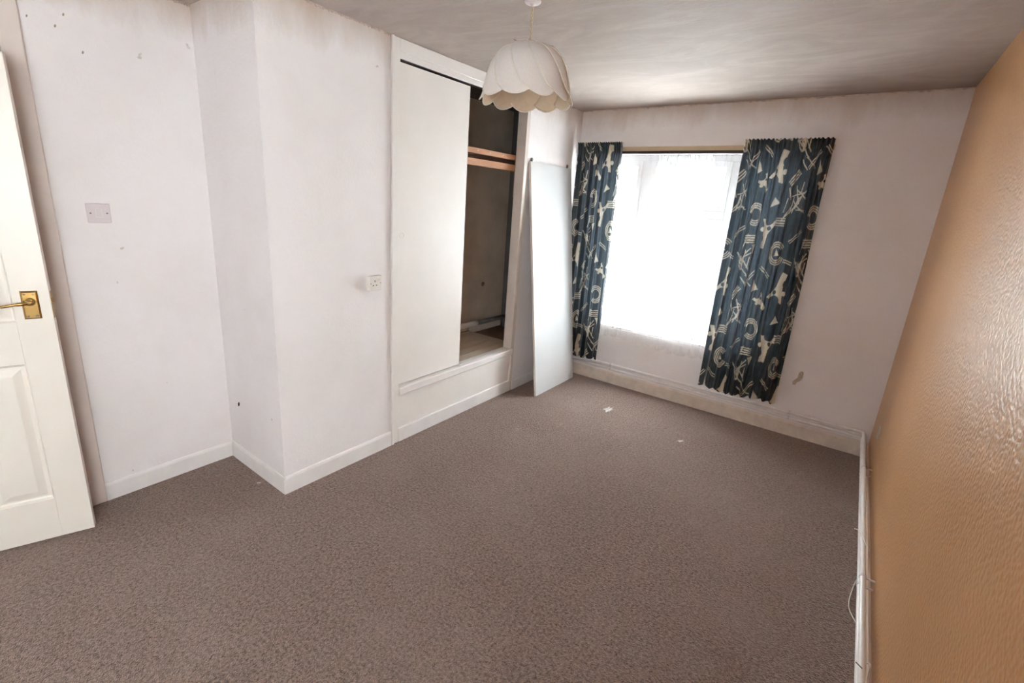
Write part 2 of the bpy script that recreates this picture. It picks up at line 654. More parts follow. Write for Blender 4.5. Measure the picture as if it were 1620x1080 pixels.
p_ = patch('peeled_patch', [(1253.5, 608), (1254, 603), (1258, 600), (1262, 597), (1264, 590), (1268, 587), (1271, 589),
                            (1269, 597), (1267, 601), (1264, 603), (1261, 604), (1258, 608.5)], 1, D, -1, 'bare_plaster', wb)
p_['label'] = 'brown patch of bare plaster'
p_ = patch('paint_chip', [(1386, 694), (1387, 689), (1390, 683), (1392, 675), (1394, 672), (1395, 676), (1393, 684),
                          (1390, 690), (1389, 695)], 0, W, -1, 'paper', wr)
p_['label'] = 'white scrape on the ochre paint'
for cx_, cy_, s_ in [(131, 83, 2.6), (87, 41, 2.6), (100, 23, 2.4), (42, 25, 2.2)]:
    patch('nail_hole', [(cx_ + s_ * math.cos(a) * 0.7, cy_ + s_ * math.sin(a) * (1 + .2 * math.cos(3 * a))) for a in
                        [k * math.pi / 4 for k in range(8)]], 0, -A, 1, 'bare_plaster', wa)
patch('nail_hole', [(378 + 2.4 * math.cos(a) * 0.6, 639 + 3.2 * math.sin(a)) for a in [k * math.pi / 4 for k in range(8)]],
      1, Y0, -1, 'dark_hole', wc)

# ------------------------------------------------------------------ windows
def window(name, x0, x1, z0, z1, y, label, mull, transom):
    """white plastic casement window in the plane y (frame 6 cm deep), mull = [(xa,xb)], transom=(za,zb) in the middle light"""
    w = struct(empty(name, (x0, y, z0)), label, 'window')
    f = 0.05
    bx('frame', x0, x0 + f, y, y + 0.06, z0, z1, 'upvc', w, 0.004)
    bx('frame', x1 - f, x1, y, y + 0.06, z0, z1, 'upvc', w, 0.004)
    bx('frame', x0 + f, x1 - f, y, y + 0.06, z0, z0 + f, 'upvc', w, 0.004)
    bx('frame', x0 + f, x1 - f, y, y + 0.06, z1 - f, z1, 'upvc', w, 0.004)
    xs = [x0 + f]
    for a, b in mull:
        bx('mullion', a, b, y, y + 0.06, z0 + f, z1 - f, 'upvc', w, 0.004)
        xs += [a, b]
    xs.append(x1 - f)
    for i in range(0, len(xs), 2):
        a, b = xs[i], xs[i + 1]
        lights = [(z0 + f, z1 - f)]
        if transom and i == 2:
            bx('transom', a, b, y, y + 0.06, transom[0], transom[1], 'upvc', w, 0.004)
            lights = [(z0 + f, transom[0]), (transom[1], z1 - f)]
        for za, zb in lights:
            bm = bmesh.new()
            s = 0.042
            box(bm, a, a + s, y - 0.012, y + 0.045, za, zb)
            box(bm, b - s, b, y - 0.012, y + 0.045, za, zb)
            box(bm, a + s, b - s, y - 0.012, y + 0.045, za, za + s)
            box(bm, a + s, b - s, y - 0.012, y + 0.045, zb - s, zb)
            for v in bm.verts:
                v.co -= Vector((x0, y, z0))
            sash = obj('sash', bm, 'upvc', w, 0.004)
            bm = bmesh.new()
            box(bm, a + s, b - s, y + 0.015, y + 0.021, za + s, zb - s)
            for v in bm.verts:
                v.co -= Vector((x0, y, z0))
            obj('pane', bm, 'glass', sash)
    return w


window('window_1', WX0, WX1, WZ0, WZ1, D + 0.10, 'white framed casement window behind the net curtain',
       [(0.575, 0.655), (1.285, 1.365)], (1.56, 1.62))
w2_ = window('added_fill_window', 0.0, NX1 - NX0, NZ0, NZ1, 0.0, 'added unseen white framed window in the ochre wall, letting in fill light',
             [(0.67, 0.73)], None)
w2_.location = (W + 0.04, NX1, NZ0)  # added out of view so sky light fills the near side
w2_.rotation_euler = (0, 0, -math.pi / 2)
sl = struct(bx('trim_5', WX0, WX1, D + 0.005, D + 0.10, WZ0 - 0.001, WZ0 + 0.018, 'gloss_white', None, 0.004),
            'white window board inside the window recess', 'trim')

# ------------------------------------------------------------------ architrave and ajar door
ar = struct(empty('trim_6', (-A, DY1, 0)), 'pinkish white door frame beside the alcove wall', 'trim')
bx('architrave', -A, -A + 0.016, DY1 - 0.004, DY1 + 0.066, 0, H - 0.001, 'architrave_paint', ar, 0.006, 3)
bx('architrave', -A, -A + 0.016, DY0 - 0.066, DY0 + 0.004, 0, H - 0.001, 'architrave_paint', ar, 0.006, 3)
bx('head_panel', -A, -A + 0.010, DY0 + 0.004, DY1 - 0.004, DZ1 - 0.01, H - 0.001, 'architrave_paint', ar, 0.003)
bx('door_lining', -A - 0.10, -A, DY1 - 0.014, DY1, 0, DZ1, 'gloss_white', ar, 0.002)
bx('door_lining', -A - 0.10, -A, DY0, DY0 + 0.014, 0, DZ1, 'gloss_white', ar, 0.002)

RZ = -math.radians(18.55)     # door local +Y runs hinge -> free edge, +X faces the room
DW, DH, DT = 0.686, 1.985, 0.040
dirv = Vector((math.sin(math.radians(18.55)), math.cos(math.radians(18.55)), 0))
free = Vector((-0.378, 0.417, 0.008))
dr = struct(empty('door_1', free - dirv * DW, RZ), 'cream panelled door standing ajar with brass lever handle', 'door')
# local: x in [-DT,0], y 0..DW (DW = free edge)
ST, MS = 0.112, 0.10
cols = [(ST, (DW - MS) / 2), ((DW + MS) / 2, DW - ST)]
rows = [(0.195, 0.822), (1.0, 1.555), (1.655, 1.872)]


def dbox(name, y0, y1, z0, z1):
    bm = bmesh.new()
    box(bm, -DT, 0, y0, y1, z0, z1)
    return obj(name, bm, 'door_paint', dr, 0.0015)


dbox('stile', 0, ST, 0, DH)
dbox('stile', DW - ST, DW, 0, DH)
dbox('stile', (DW - MS) / 2, (DW + MS) / 2, rows[0][0], rows[-1][1])
for a, b in [(0, rows[0][0]), (rows[-1][1], DH)]:
    dbox('rail', ST, DW - ST, a, b)
for a, b in [(rows[0][1], rows[1][0]), (rows[1][1], rows[2][0])]:
    for c in cols:
        dbox('rail', c[0], c[1], a, b)
for c in cols:
    for rw in rows:
        bm = bmesh.new()
        # ogee sunk edge, then a raised field
        steps = [(0.0, 0.0), (0.006, -0.011), (0.012, -0.014), (0.020, -0.013), (0.046, -0.002), (0.050, -0.0015)]
        rings = []
        for ins, dx in steps:
            rings.append([bm.verts.new((dx, y, z)) for y, z in
                          [(c[0] + ins, rw[0] + ins), (c[1] - ins, rw[0] + ins), (c[1] - ins, rw[1] - ins), (c[0] + ins, rw[1] - ins)]])
        rb = [bm.verts.new((-DT + 0.004, v.co.y, v.co.z)) for v in rings[0]]
        rings.insert(0, rb)
        for p, q in zip(rings, rings[1:]):
            for k in range(4):
                bm.faces.new((p[k], p[(k + 1) % 4], q[(k + 1) % 4], q[k]))
        bm.faces.new(rings[-1])
        bm.faces.new(rings[0][::-1])
        obj('panel', bm, 'door_paint', dr)
# brass lever handle
HY, HZ = DW - 0.060, 1.068
hp = bmesh.new()
w2, h2 = 0.026, 0.057
rg = [[hp.verts.new((d, HY + sy * (w2 - i), HZ + sz * (h2 - i))) for sy, sz in [(-1, -1), (1, -1), (1, 1), (-1, 1)]]
      for i, d in [(0, 0.0), (0, 0.002), (0.0055, 0.0055), (0.007, 0.005)]]
for p, q in zip(rg, rg[1:]):
    for k in range(4):
        hp.faces.new((p[k], p[(k + 1) % 4], q[(k + 1) % 4], q[k]))
hp.faces.new(rg[-1])
hp.faces.new(rg[0][::-1])
hd = obj('handle_plate', hp, 'brass', dr)
hd['label'] = 'brass handle backplate'
bm = bmesh.new()
zl = HZ + 0.014
tube(bm, spline([(0.004, HY, zl), (0.028, HY, zl), (0.044, HY - 0.010, zl), (0.048, HY - 0.035, zl - 0.002),
                 (0.046, HY - 0.075, zl - 0.008), (0.044, HY - 0.105, zl - 0.006), (0.043, HY - 0.122, zl - 0.001)], 6),
     [0.0085] * 12 + [0.0072] * 6 + [0.0055] * 12 + [0.0075] * 7, 12)
obj('lever', bm, 'brass', hd, smooth=True)
bm = bmesh.new()
lathe(bm, [(0.017, 0.004), (0.017, 0.009), (0.013, 0.012), (0.010, 0.014)], (0, HY, zl), 20, 'X')
obj('lever_collar', bm, 'brass', hd, smooth=True)
for sy in (-1, 1):
    for sz in (-1, 1):
        bm = bmesh.new()
        lathe(bm, [(0.0038, 0.004), (0.0038, 0.0062), (0.002, 0.0068)], (0, HY + sy * 0.013, HZ + sz * 0.044), 12, 'X')
        obj('screw', bm, 'steel', hd)
bm = bmesh.new()
box(bm, -DT / 2 - 0.011, -DT / 2 + 0.011, DW - 0.0005, DW + 0.0015, HZ - 0.06, HZ + 0.05)
lp = obj('latch_plate', bm, 'brass', dr)
bm = bmesh.new()
box(bm, -DT / 2 - 0.006, -DT / 2 + 0.006, DW + 0.0015, DW + 0.007, HZ + 0.005, HZ + 0.022)
obj('latch_bolt', bm, 'brass', lp, 0.002)
for hz in (0.25, 1.0, 1.75):
    bm = bmesh.new()
    tube(bm, [(0.004, 0.0, hz - 0.04), (0.004, 0.0, hz + 0.04)], 0.005, 10)
    obj('hinge', bm, 'steel', dr, smooth=True)

# ------------------------------------------------------------------ light switch and socket
sp = at(155.5, 337, 0, -A)
sw = tag(empty('light_switch', (-A, sp.y, sp.z - 0.043)), 'square white light switch on the alcove wall beside the door', 'light switch')
sw.location = (-A, sp.y, sp.z)


def face_box(name, parent, x0, x1, y0, y1, z0, z1, mat, bevel=0.0):
    bm = bmesh.new()
    box(bm, x0, x1, y0, y1, z0, z1)
    return obj(name, bm, mat, parent, bevel)


pl = face_box('plate', sw, 0, 0.009, -0.043, 0.043, -0.043, 0.043, 'plastic_white', 0.003)
rk = bmesh.new()
v_ = box(rk, 0.008, 0.011, -0.009, 0.009, -0.016, 0.016)
for v in v_:
    if v.co.x > 0.01:
        v.co.x += 0.0025 if v.co.z < 0 else 0.0
obj('rocker', rk, 'plastic_white', sw, 0.0008)
fr = bmesh.new()
for a, b, c, d in [(-0.0115, -0.0098, -0.019, 0.019), (0.0098, 0.0115, -0.019, 0.019), (-0.0098, 0.0098, 0.0168, 0.019), (-0.0098, 0.0098, -0.019, -0.0168)]:
    box(fr, 0.0088, 0.0095, a, b, c, d)
obj('rocker_frame', fr, 'plastic_cream', sw)
for s in (-1, 1):
    bm = bmesh.new()
    lathe(bm, [(0.0035, 0.008), (0.0035, 0.0098), (0.002, 0.0102)], (0, s * 0.030, 0), 14, 'X')
    obj('screw', bm, 'steel', sw)

so = at(594, 448, 0, 0.03)
so_ = tag(empty('power_socket', (0, so.y, so.z)), 'single white plug socket on a surface box beside the wardrobe', 'socket')
face_box('surface_box', so_, 0, 0.026, -0.042, 0.042, -0.042, 0.042, 'plastic_cream', 0.003)
sk = face_box('face_plate', so_, 0.026, 0.033, -0.043, 0.043, -0.043, 0.043, 'plastic_cream', 0.003)
for y, z, a, b in [(0, 0.013, 0.0025, 0.0055), (-0.011, -0.011, 0.0045, 0.0025), (0.011, -0.011, 0.0045, 0.0025)]:
    face_box('pin_slot', sk, 0.0325, 0.0334, y - 0.006 - a, y - 0.006 + a, z - b, z + b, 'dark_hole')
face_box('switch', so_, 0.033, 0.037, 0.017, 0.028, 0.010, 0.027, 'plastic_white', 0.001)
for s in (-1, 1):
    bm = bmesh.new()
    lathe(bm, [(0.0032, 0.0325), (0.0032, 0.0338), (0.002, 0.0342)], (0, s * 0.034, 0), 12, 'X')
    obj('screw', bm, 'steel', so_)

# ------------------------------------------------------------------ built-in wardrobe
wd = tag(empty('built_in_wardrobe', (0, (WY0 + WY1) / 2, 0)),
         'white painted built-in wardrobe front with one sliding door half open', 'wardrobe')
OY0, OY1 = 1.924, 3.163          # opening
bx('cover_bead', 0, 0.016, WY0, WY0 + 0.018, 0.0, H - 0.002, 'wardrobe_paint', wd, 0.004)
bx('post', -0.075, 0.006, WY0 + 0.018, OY0, 0.0, H - 0.002, 'wardrobe_paint', wd, 0.003)
bx('post', -0.075, 0.010, OY1, WY1, 0.0, H - 0.002, 'trim_cream', wd, 0.003)
bx('fascia', -0.020, 0.006, OY0, OY1, 2.334, H - 0.002, 'wardrobe_paint', wd, 0.003)
bx('track_cover', -0.012, -0.001, OY0, OY1, 2.302, 2.337, 'wardrobe_paint', wd, 0.002)
bx('track', -0.075, -0.022, OY0, OY1, 2.312, 2.336, 'steel', wd)
bx('sill', -0.080, 0.016, OY0, OY1 + 0.020, 0.335, 0.386, 'gloss_white', wd, 0.006, 3)
bx('kick_panel', -0.02, 0.0, OY0, OY1, 0.098, 0.336, 'wardrobe_paint', wd)
bx('kick_bead', 0.0, 0.012, OY1 + 0.002, OY1 + 0.014, 0.10, 0.334, 'gloss_white', wd, 0.003)
pb = bx('plinth', -0.02, 0.012, OY0, OY1 + 0.02, 0.0, 0.100, 'skirting_paint', wd, 0.005, 3)
sd = bx('sliding_door', -0.038, -0.018, OY0 + 0.002, 2.528, 0.398, 2.291, 'wardrobe_paint', wd, 0.002)
sd['label'] = 'white sliding door panel'
bx('edge_strip', -0.0385, -0.0175, 2.528, 2.532, 0.398, 2.291, 'plastic_cream', sd)
fp = at(634.8, 372.6, 0, -0.018)
bm = bmesh.new()
lathe(bm, [(0.019, 0), (0.019, 0.0015), (0.016, 0.0022), (0.014, 0.0004)], (-0.018, fp.y + 0.004 - (WY0 + WY1) / 2, fp.z), 24, 'X')
obj('finger_pull', bm, 'plastic_cream', sd, smooth=False)
bx('floor_guide', -0.045, -0.012, 2.535, 2.575, 0.385, 0.393, 'plastic_cream', wd, 0.002)
# raised cupboard floor: pale boards, brown boards beyond
for i in range(5):
    x0 = -0.595 + i * 0.103
    bx('floor_board', x0, x0 + 0.100, WY0 + 0.02, 3.345, 0.362, 0.380, 'pale_board', wd, 0.0015)
for i in range(4):
    y0 = 3.348 + i * 0.118
    bx('floor_board', -0.595, -0.083, y0, y0 + 0.115, 0.345, 0.366, 'brown_board', wd, 0.0015)
bx('upstand', -0.598, -0.585, 3.30, 3.80, 0.366, 0.425, 'trim_cream', wd, 0.002)
bx('upstand', -0.598, -0.56, 2.9, 3.30, 0.380, 0.40, 'pale_board', wd, 0.002)
# shelf of slats on pine rails
for i in range(4):
    x0 = -0.590 + i * 0.118
    bx('shelf_slat', x0, x0 + 0.105, WY0 + 0.02, 3.80, 1.912, 1.930, 'brown_board', wd)
bx('shelf_rail', -0.108, -0.088, WY0 + 0.02, 3.205, 1.905, 1.942, 'pine', wd, 0.002)
bx('shelf_rail', -0.112, -0.092, WY0 + 0.02, 3.195, 1.825, 1.872, 'pine', wd, 0.002)
bx('shelf_bearer', -0.112, -0.088, 3.206, 3.228, 1.63, 1.942, 'pine', wd, 0.002)
bx('shelf_bearer', -0.590, -0.115, 3.796, 3.818, 1.865, 1.911, 'pine', wd, 0.002)
# little pale knots / nail heads on the rails
for y in (2.72, 2.86, 3.02):
    bm = bmesh.new()
    lathe(bm, [(0.005, 0), (0.005, 0.0012), (0.003, 0.002)], (-0.088, y - (WY0 + WY1) / 2, 1.925), 10, 'X')
    obj('nail_head', bm, 'paper', wd)

# lagged pipe along the cupboard's back wall
pc = tag(empty('cupboard_pipe', (-0.548, 3.35, 0.38)), 'dark pipe with pale end running low along the wardrobe back wall', 'pipe')
bm = bmesh.new()
tube(bm, [(0, 0.02, 0.088), (0, 0.465, 0.084)], 0.022, 14)
obj('pipe', bm, 'pipe_lagging', pc, smooth=True)
bm = bmesh.new()
tube(bm, [(0, -0.28, 0.092), (0, -0.03, 0.089), (0, 0.018, 0.088)], [0.026, 0.026, 0.024], 14)
obj('pale_sleeve', bm, 'plastic_cream', pc, smooth=True)
bm = bmesh.new()
tube(bm, [(0.01, 0.435, -0.012), (0.01, 0.435, 0.08)], 0.026, 14)
obj('riser', bm, 'pipe_lagging', pc, smooth=True)
hl = at(763.8, 449, 0, -0.60)
bm = bmesh.new()
lathe(bm, [(0.022, 0.0), (0.020, 0.004), (0.008, 0.006)], (-0.60, hl.y, hl.z), 9, 'X')
obj('plaster_hole', bm, 'dark_hole', ci)

# ------------------------------------------------------------------ leaning panel (the other sliding door)
PL, PT = 1.919, 0.019
lean = math.atan2(0.236, 1.905)
lp_ = tag(empty('loose_wardrobe_door', (0.255, 3.562, 0.001)),
          'loose white laminate door panel leaning against the wall beside the curtain', 'door panel')
lp_.rotation_euler = (0, -lean, 0)
bm = bmesh.new()
box(bm, -PT, 0, -0.326, 0.326, 0.003, PL)
obj('panel', bm, 'laminate_white', lp_, 0.0012)
bm = bmesh.new()
box(bm, -PT + 0.0005, -0.0005, -0.3285, -0.326, 0.003, PL)
obj('edge_strip', bm, 'laminate_edge', lp_)
for y in (-0.302, 0.262):
    bm = bmesh.new()
    box(bm, -0.016, -0.003, y - 0.008, y + 0.008, PL, PL + 0.010)
    hg = obj('hanger', bm, 'steel', lp_, 0.001)
    bm = bmesh.new()
    lathe(bm, [(0.011, -0.005), (0.012, -0.002), (0.012, 0.002), (0.011, 0.005)], (-0.0095, y + 0.006, PL + 0.019), 18, 'X')
    obj('roller', bm, 'steel', hg)

# ------------------------------------------------------------------ curtain batten and track
ba = tag(empty('curtain_batten', (0.95, D, 2.06)), 'long cream batten with dark curtain track above the window', 'curtain rail')
bx('batten', 0.012, 1.922, D - 0.024, D - 0.0005, 2.062, 2.098, 'batten_cream', ba, 0.003)
bx('track', 0.012, 1.91, D - 0.046, D - 0.024, 2.040, 2.062, 'dark_track', ba, 0.003)


# ------------------------------------------------------------------ printed curtains
def motif_image(U, V):
    """cloth print: dark blue ground with cream rings, bars, bursts, triangles and cut-out shapes"""
    mask = np.zeros(U.shape)
    RU, RV = 0.46, 0.62
    row = np.floor(V / RV)
    u = np.mod(U + 0.17 * row, RU)
    v = np.mod(V, RV)

    def local(cu, cv, rot):
        for du in (-RU, 0, RU):
            for dv in (-RV, 0, RV):
                sh = 0.17 * (-1 if dv > 0 else (1 if dv < 0 else 0))
                a, b = u - cu - du - (sh if dv else 0), v - cv - dv
                c, s = math.cos(rot), math.sin(rot)
                yield a * c + b * s, -a * s + b * c

    def add(m):
        np.maximum(mask, m, out=mask)

    def rings(cu, cv, r, rot, a0=-2.6, a1=2.6):
        for x, y in local(cu, cv, rot):
            d = np.hypot(x * 1.15, y)
            ang = np.arctan2(y, x)
            for k in range(3):
                add(((np.abs(d - r + k * 0.0115) < 0.0034) & (ang > a0) & (ang < a1)) * 0.95)

    def bars(cu, cv, w, n, rot, gap=0.0125):
        for x, y in local(cu, cv, rot):
            for k in range(n):
                add(((np.abs(y - (k - n / 2) * gap) < 0.0035) & (np.abs(x) < w)) * 0.95)

    def tri(cu, cv, s, rot):
        for x, y in local(cu, cv, rot):
            add(((y > -s * 0.5) & (y < s) & (np.abs(x) < (s - y) * 0.42)) * 1.0)

    def burst(cu, cv, s, seed):
        r = np.random.default_rng(seed)
        segs = [(r.normal(0, s * 0.35), r.normal(0, s * 0.42), r.uniform(0, math.pi), r.uniform(0.3, 0.75) * s) for _ in range(15)]
        for x, y in local(cu, cv, 0):
            for a, b, t, ln in segs:
                c, q = math.cos(t), math.sin(t)
                p, d = (x - a) * c + (y - b) * q, -(x - a) * q + (y - b) * c
                add(((np.abs(d) < 0.0030) & (np.abs(p) < ln)) * 0.9)

    def cutout(cu, cv, s, rot):
        for x, y in local(cu, cv, rot):
            body = (np.abs(x) < 0.26 * s + 0.45 * np.abs(y) * (y > 0)) & (np.abs(y) < s)
            notch = (np.hypot(x - 0.05 * s, (y - 1.05 * s)) < 0.42 * s) | (np.hypot(x + 0.42 * s, y + 0.35 * s) < 0.30 * s)
            dot = np.hypot(x - 0.25 * s, y - 0.45 * s) < 0.16 * s
            add((body & ~notch & ~dot) * 1.0)
            add((np.hypot(x + 0.52 * s, y - 0.28 * s) < 0.17 * s) * 1.0)

    def strokes(cu, cv, w, rot):
        for x, y in local(cu, cv, rot):
            add(((np.abs(np.abs(y) - 0.006) < 0.0028) & (np.abs(x) < w)) * 0.9)

    rings(0.085, 0.50, 0.058, 0.4)
    bars(0.115, 0.505, 0.045, 1, 1.57)
    bars(0.085, 0.375, 0.042, 4, 0.05)
    tri(0.125, 0.325, 0.034, 3.3)
    burst(0.075, 0.235, 0.085, 3)
    cutout(0.215, 0.40, 0.075, -0.1)
    rings(0.325, 0.305, 0.060, 3.3)
    tri(0.325, 0.305, 0.026, 0.2)
    bars(0.30, 0.475, 0.038, 4, 0.0)
    burst(0.385, 0.56, 0.080, 8)
    cutout(0.395, 0.13, 0.078, 2.9)
    tri(0.215, 0.115, 0.045, 0.3)
    strokes(0.155, 0.16, 0.055, 0.9)
    strokes(0.27, 0.20, 0.045, -0.6)
    strokes(0.43, 0.40, 0.050, 0.7)
    tri(0.24, 0.565, 0.036, 2.4)
    bars(0.05, 0.075, 0.040, 3, 0.9)
    cutout(0.285, 0.035, 0.05, 0.8)
    strokes(0.41, 0.265, 0.030, -0.2)
    return mask


def smooth_noise(U, V, scale, seed):
    r = np.random.default_rng(seed)
    out = np.zeros(U.shape)
    for k in range(14):
        a, b, p = r.normal(0, scale), r.normal(0, scale), r.uniform(0, 6.28)
        out += np.sin(a * U + b * V + p)
    return out / 5.0


def curtain(name, x0, x1, z0, z1, y, label, seed, folds, phase, drift=0.0):
    nu, nv = 380, 520
    s = np.linspace(0, 1, nu)
    t = np.linspace(0, 1, nv)            # 0 = hem, 1 = heading
    S, T = np.meshgrid(s, t)
    Hh = z1 - z0
    r = np.random.default_rng(seed)
    # deep folds with uneven spacing, tightening into pencil pleats at the heading
    warp = S + 0.020 * np.sin(2 * np.pi * S * 1.7 + phase) + 0.010 * np.sin(2 * np.pi * S * 4.1 + 1.3 * phase)
    base = np.sin(2 * np.pi * folds * warp + phase + 0.7 * np.sin(2.1 * T + phase))
    sharp = np.sign(base) * np.abs(base) ** 0.8
    fine = np.sin(2 * np.pi * folds * 1.9 * warp + 2.2 * phase + 1.1 * np.sin(1.3 * T))
    head = np.clip((T - 0.90) / 0.07, 0, 1)
    low = 1 - np.clip((T - 0.05) / 0.95, 0, 1)
    amp = (0.017 + 0.010 * low) * (1 - 0.75 * head)
    Y = -(sharp * amp * (0.75 + 0.25 * np.sin(5 * S + phase)) + fine * 0.0065 * (1 - head))
    pleat = np.sin(2 * np.pi * 22 * (S + 0.006 * np.sin(31 * S)))
    Y += -0.006 * pleat * head
    # cinched band of the heading tape, frill above it
    band = np.exp(-((T - 0.955) / 0.012) ** 2)
    Y += 0.006 * band - 0.010 * np.clip((T - 0.965) / 0.035, 0, 1)
    Y += -0.025 * low ** 2
    pinch = 1 - 0.035 * np.exp(-((T - 0.80) / 0.22) ** 2) - 0.01 * np.sin(3 * T)
    mid = (x0 + x1) / 2
    X = mid + (x0 + (x1 - x0) * S - mid) * pinch + 0.004 * np.cos(2 * np.pi * folds * warp + phase) * (1 - head) + drift * low
    Z = z0 + Hh * T
    hem = 0.016 * np.sin(2 * np.pi * folds * warp + phase + 1.0) + 0.010 * np.sin(7 * S + phase)
    Z = Z + hem * np.clip(1 - T / 0.25, 0, 1) ** 2 + 0.004 * pleat * np.clip((T - 0.96) / 0.04, 0, 1)
    xc, yc, zc = (x0 + x1) / 2, y, z0
    co = np.stack([X - xc, Y, Z - zc], -1).reshape(-1, 3)
    # cloth coordinates: true arc length across the folds
    dx = np.diff(X, axis=1)
    dy = np.diff(Y, axis=1)
    arc = np.concatenate([np.zeros((nv, 1)), np.cumsum(np.hypot(dx, dy), axis=1)], axis=1)
    ref = arc[int(nv * 0.15)]
    U = np.tile(ref, (nv, 1)) + seed * 0.113
    V = T * Hh + seed * 0.07
    mk = motif_image(U / 1.35, V / 1.35)
    mott = smooth_noise(U, V, 38, seed + 3) * 0.5 + smooth_noise(U, V, 120, seed + 5) * 0.5
    ground = np.stack([0.011 + 0.008 * mott, 0.016 + 0.011 * mott, 0.021 + 0.014 * mott], -1)
    cream = np.stack([0.62 + 0.05 * mott, 0.55 + 0.05 * mott, 0.42 + 0.04 * mott], -1)
    col = ground * (1 - mk[..., None]) + cream * mk[..., None]
    col = np.clip(col, 0.006, 1)
    rgba = np.concatenate([col, np.ones(col.shape[:2] + (1,))], -1).reshape(-1, 4).astype(np.float32)
    idx = np.arange(nu * nv).reshape(nv, nu)
    q = np.stack([idx[:-1, :-1], idx[:-1, 1:], idx[1:, 1:], idx[1:, :-1]], -1).reshape(-1, 4)
    me = bpy.data.meshes.new(name)
    me.vertices.add(len(co))
    me.vertices.foreach_set('co', co.ravel().astype(np.float32))
    me.loops.add(q.size)
    me.loops.foreach_set('vertex_index', q.ravel().astype(np.int32))
    me.polygons.add(len(q))
    me.polygons.foreach_set('loop_start', np.arange(0, q.size, 4, dtype=np.int32))
    me.polygons.foreach_set('use_smooth', np.ones(len(q), dtype=bool))
    me.update(calc_edges=True)
    ca = me.color_attributes.new('print', 'FLOAT_COLOR', 'POINT')
    ca.data.foreach_set('color', rgba.ravel())
    o = bpy.data.objects.new(name, me)
    C.objects.link(o)
    me.materials.append(M['curtain_print'])
    o.location = (xc, yc, zc)
    return tag(o, label, 'curtain', 'printed curtains at the window')


YC = D - 0.085
curtain('patterned_curtain', 0.030, 0.452, 0.225, 2.128, YC,
        'narrower dark blue curtain with cream motifs beside the leaning door panel', 1, 6.5, 0.6)
curtain('patterned_curtain', 1.372, 1.925, 0.245, 2.128, YC,
        'wider dark blue curtain with cream motifs nearest the ochre wall', 2, 8.5, 2.0, 0.0)


# ------------------------------------------------------------------ net curtain
def net():
    nu, nv = 260, 120
    x0, x1, z0, z1 = 0.015, 1.72, 0.455, 2.036
    S, T = np.meshgrid(np.linspace(0, 1, nu), np.linspace(0, 1, nv))
    ph = 2 * np.pi * (24 * S + 0.5 * np.sin(9 * S) + 0.35 * np.sin(2.2 * T + 4 * S))
    Y = 0.008 * np.sin(ph) * (0.55 + 0.45 * (1 - T)) + 0.004 * np.sin(2.3 * ph + 1)
    X = x0 + (x1 - x0) * S + 0.003 * np.cos(ph)
    sc = np.abs(np.sin(np.pi * 17 * S)) ** 0.7
    Z = z0 + (z1 - z0) * T
    Z = Z - (0.022 * sc + 0.018 * np.sin(11 * S + 1)) * np.clip(1 - T / 0.12, 0, 1)
    bm = bmesh.new()
    xc = (x0 + x1) / 2
    vv = [[bm.verts.new((X[j, i] - xc, Y[j, i], Z[j, i])) for i in range(nu)] for j in range(nv)]
    for j in range(nv - 1):
        for i in range(nu - 1):
            bm.faces.new((vv[j][i], vv[j][i + 1], vv[j + 1][i + 1], vv[j + 1][i]))
    o = obj('net_curtain', bm, 'net_fabric', None, smooth=True)
    o.location = (xc, D - 0.022, 0)
    return tag(o, 'sheer white net curtain with lace hem across the window', 'net curtain')


net()

# ------------------------------------------------------------------ heating pipes round two walls
def pipe(z, label):
    e = tag(empty('heating_pipe', (W - 0.044, D - 0.036, z)), label, 'pipe', 'painted heating pipes')
    y = 0.0
    R = 0.035
    pts = [(-W + 0.044 + 0.02, 0, 0), (-1.2, 0, 0), (-R, 0, 0)]
    pts += [(-R + R * math.sin(a), -R + R * math.cos(a), 0) for a in [math.pi / 2 * k / 8 for k in range(1, 9)]]
    pts += [(0, -1.5, 0), (0, YN - D + 0.036 + 0.002, 0)]
    bm = bmesh.new()
    tube(bm, pts, 0.0115, 14)
    obj('pipe_run', bm, 'pipe_paint', e, smooth=True)
    for x in (at(966, 583, 1, D - 0.03).x, at(1247, 660, 1, D - 0.03).x):
        bm = bmesh.new()
        lx = x - (W - 0.044)
        tube(bm, [(lx - 0.008, 0, 0), (lx + 0.008, 0, 0)], 0.0145, 14)
        box(bm, lx - 0.007, lx + 0.007, 0.0, 0.034, -0.006, 0.006)
        obj('clip', bm, 'plastic_white', e)
    for yy in (-0.62, -1.75, -2.9):
        bm = bmesh.new()
        tube(bm, [(0, yy - 0.006, 0), (0, yy + 0.006, 0)], 0.0135, 14)
        box(bm, 0.0, 0.042, yy - 0.003, yy + 0.003, -0.003, 0.003)
        obj('clip', bm, 'plastic_white', e)
    return e


pipe(0.191, 'upper of the two white heating pipes running above the skirting')
pipe(0.149, 'lower of the two white heating pipes running above the skirting')

# loose wires on the pipes beside the ochre wall
def wire(label, pix, z, r=0.0022, mat='plastic_cream'):
    pts = [at(px, py, 2, zz) for (px, py), zz in zip(pix, z)]
    c = pts[0].copy()
    bm = bmesh.new()
    tube(bm, [p - c for p in spline(pts, 8)], r, 8)
    o = obj('loose_wire', bm, mat, None, smooth=True, loc=c)
    return tag(o, label, 'wire', 'loose wires along the ochre wall')


